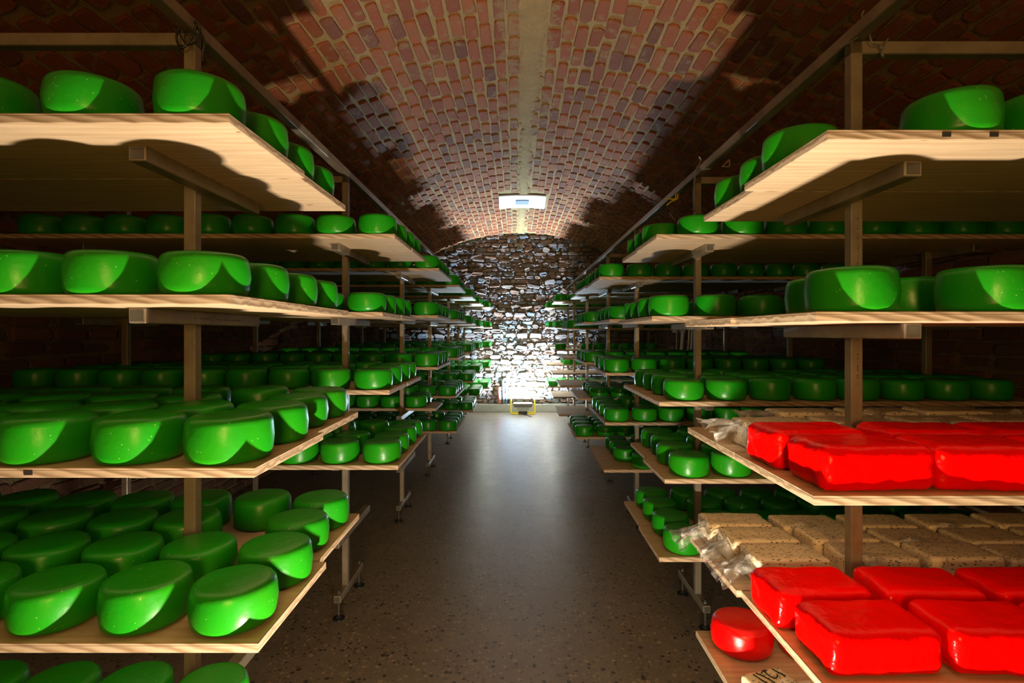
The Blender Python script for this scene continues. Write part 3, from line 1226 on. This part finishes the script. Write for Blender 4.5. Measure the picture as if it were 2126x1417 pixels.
# small marked piece at the bottom
e = empty('herb_cheese_piece', (.905, 1.885, CZ - 1.325 + TH + .0005), math.radians(18))
tag(e, 'small herb cheese piece with black handwriting in plastic, bottom shelf right', 'cheese')
obj('cheese_body', rounded_block(.17, .10, .075, .012, .003, 40, 10, 'piece', M['herb']), e)
k = MB()
zt_ = .0775
for st_ in ([(-.045, .03), (-.040, .0), (-.032, -.026)], [(-.030, .034), (-.016, .008), (-.006, -.03)], [(-.012, .026), (.004, .036), (.018, .034)], [(.006, .034), (.004, .008), (.012, -.010), (.028, -.006), (.036, .002)],
            [(.044, .036), (.050, .012), (.060, -.012)]):
    k.tube(spline([(x, y, zt_) for x, y in st_], 5), .0022, 5)
obj('handwriting', k.mesh('handwriting', M['ink']), e)
g_ = obj('plastic_bag', flap(.26, .24, 8, .2, 26, 26, .016), e, (.03, -.052, .070), (0, .25, -PI / 2 - .2))
g_['label'] = 'clear crumpled plastic bag'

# ------------------------------------------------------------------ far work light
lp = empty('work_light', (0.17, 12.03, 0))
tag(lp, 'grey floodlight on a yellow tube stand, lit, on the floor at the end wall', 'work light')
k = MB()
# housing: rounded tray facing up
k.box(-.20, .20, -.055, .055, .15, .19, 0, .008)
k.box(-.225, .225, -.085, .085, .188, .245, 0, .012)
obj('housing', k.mesh('housing', M['alu']), lp)
for i in range(9):
    k = MB()
    x = -.12 + .03 * i
    k.box(x - .004, x + .004, -.065, .05, .095, .152, 0)
    obj('cooling_fin', k.mesh('cooling_fin', M['black']), lp)
k = MB()
k.box(-.205, .205, -.068, .068, .243, .249, 0)
obj('glass', k.mesh('glass', M['lampglass']), lp)
k = MB()
for s in (-1, 1):
    k.tube(spline([(s * .02, -.10, .014), (s * .20, -.10, .014), (s * .255, -.10, .02), (s * .268, -.09, .06), (s * .268, -.04, .20), (s * .268, 0, .31), (s * .268, .03, .35)], 5), .013, 10)
    k.tube(spline([(s * .02, .10, .014), (s * .20, .10, .014), (s * .26, .10, .02), (s * .268, .09, .08), (s * .268, .05, .25)], 5), .013, 10)
    k.tube([(s * .268, 0, .22), (s * .215, 0, .22)], .012, 8)
obj('tube_stand', k.mesh('tube_stand', M['yellow'], True), lp)
k = MB()
k.box(-.10, .10, -.115, -.075, .0, .075, 0, .006)
obj('driver_box', k.mesh('driver_box', M['black']), lp)
k = MB()
k.tube(spline([(0, -.10, .02), (.02, -.20, .008), (.09, -.26, .008), (.14, -.40, .008), (.18, -.46, .008)], 6), .007, 8)
obj('cable', k.mesh('cable', M['black'], True), lp)

# pipes standing on the kerb at the end wall
for x, h, r, m_, lab in ((-.365, .40, .038, 'copper', 'pinkish brown pipe stub, leftmost of the three on the kerb'), (-.275, .55, .026, 'bluepipe', 'blue grey pipe, middle of the three on the kerb'), (-.21, .50, .022, 'bluepipe', 'thin blue grey pipe, rightmost of the three on the kerb')):
    k = MB()
    k.tube(spline([(0, 0, 0), (0, 0, h * .4), (-.01, .0, h * .75), (-.02 if m_ != 'copper' else 0, .01, h)], 4), r, 14)
    o = obj('pipe', k.mesh('pipe', M[m_], True), None, (x, 12.325, .18))
    tag(o, lab, 'pipe', 'pipes at the foot of the end wall')

# pale planks leaning in the right rear
for i, (x, y, w_, tl) in enumerate(((3.03, 9.98, .13, .0), (3.05, 9.66, .05, .0), (3.05, 9.50, .05, .0))):
    k = MB()
    k.box(-.012, .012, -w_ / 2, w_ / 2, 0, 1.88, 0, .002)
    o = obj('plank', k.mesh('plank', M['pale_wood']), None, (x, y, 0.004), (.02, .06, 0))
    tag(o, ('wide pale plank leaning at the right wall', 'narrow pale plank leaning beside the wide one', 'narrow pale plank leaning nearest the camera at right wall')[i], 'plank', 'planks leaning at the right wall')

# ------------------------------------------------------------------ wires and ties on the rails


def wire(name, pts, r, m_, lab, cat='wire'):
    P = [Vector(p) for p in pts]
    o0 = P[0].copy()
    k_ = MB()
    k_.tube(spline([p - o0 for p in P], 6), r, 7)
    o = obj(name, k_.mesh(name, M[m_], True), None, o0)
    tag(o, lab, cat)
    return o


def P(px, py, y):
    return ((px - 1070) * y / 1100, y, CZ + (692 - py) * y / 1100)


wire('cable', [P(372, 60, 1.78), P(366, 80, 1.79), P(378, 100, 1.79), P(398, 78, 1.79), P(408, 50, 1.78), P(404, 46, 1.80), P(412, 60, 1.79), P(424, 85, 1.79), P(420, 118, 1.80), P(423, 128, 1.80)], .004, 'black',
     'black cable looped over the top of the nearest left post', 'cable')
wire('cable', [P(410, 44, 1.77), P(416, 62, 1.78), P(402, 88, 1.78), P(388, 92, 1.79), P(374, 72, 1.79), P(382, 62, 1.79)], .003, 'black', 'second black cable loop tied round the nearest left rail joint', 'cable')
wire('wire', [P(1794, 22, 1.80), P(1790, 34, 1.80), P(1806, 46, 1.79), P(1816, 40, 1.78), P(1808, 54, 1.78), P(1806, 74, 1.78), P(1812, 90, 1.78), P(1828, 96, 1.79), P(1834, 118, 1.79), P(1830, 112, 1.78), P(1838, 90, 1.79), P(1844, 80, 1.80)], .0028, 'wire',
     'twisted grey wire hook on the nearest right rail', 'wire')
wire('wire', [P(1812, 38, 1.79), P(1796, 64, 1.79), P(1768, 86, 1.79), P(1742, 98, 1.79)], .002, 'wire', 'thin grey wire strung to the nearest right post top', 'wire')
wire('wire', [P(1451, 325, 3.34), P(1455, 334, 3.34), P(1446, 350, 3.34), P(1444, 362, 3.34), P(1442, 380, 3.34), P(1440, 400, 3.34), P(1441, 440, 3.35)], .005, 'wire', 'grey wire hanging beside the second right post', 'wire')
wire('tie', [P(1380, 411, 3.80), P(1393, 413, 3.80), P(1402, 412, 3.80), P(1404, 400, 3.80), P(1408, 396, 3.80), P(1406, 412, 3.80), P(1394, 418, 3.80), P(1384, 426, 3.80)], .005, 'yellow', 'yellow string tied round the right rail', 'string')
wire('wire', [P(1389, 441, 3.8), P(1395, 449, 3.8), P(1403, 460, 3.8)], .004, 'wire', 'short pale wire end below the right rail', 'wire')

# triangular bracket under the right rail
e = empty('triangle_bracket', (XP['right'] + .02, 3.05, CZ + 1.0))
tag(e, 'small triangular steel bracket under the right rail', 'bracket')
k = MB()
k.tube([(0, 0, -.04), (.045, 0, -.04)], .004, 6)
k.tube([(.045, 0, -.04), (.045, 0, 0)], .004, 6)
k.tube([(.045, 0, 0), (0, 0, -.04)], .004, 6)
obj('bracket_frame', k.mesh('bracket_frame', M['steel']), e)

# faint stamped print on the steel


def stamp(seed, n, L, parent, loc, rot, m_):
    Rr = random.Random(seed)
    k_ = MB()
    for i in range(n):
        if Rr.random() < .18:
            continue
        x = L * i / n
        ww = L / n * .6
        kind = Rr.randrange(4)
        hh = .006
        if kind != 1:
            k_.box(x, x + ww * .25, 0, .0006, 0, hh)
        if kind != 0:
            k_.box(x, x + ww, 0, .0006, hh - .0014, hh)
        if kind > 1:
            k_.box(x, x + ww, 0, .0006, hh * .45, hh * .45 + .0012)
        if kind == 3:
            k_.box(x + ww * .75, x + ww, 0, .0006, 0, hh * .5)
    return obj('stamped_print', k_.mesh('stamped_print', m_), parent, loc, rot)


racks = [o for o in C.objects if o.name.startswith('steel_rack')]
rl, rr = racks[0], racks[7]
# side of the arm under the second shelf of the nearest left rack, faces the aisle
stamp(4, 13, .10, rl, (.041 + .0256, -.10, CZ + .075 - .028), (0, 0, PI / 2), M['faint_ink'])
stamp(9, 22, .17, rl, (.041 + .0256, .03, CZ + .075 - .029), (0, 0, PI / 2), M['faint_ink'])
stamp(7, 26, .22, rr, (-.002, -.0206, CZ + .42), (0, PI / 2, 0), M['faint_ink'])
stamp(8, 20, .16, rr, (-.002, -.0206, CZ - .02), (0, PI / 2, 0), M['faint_ink'])
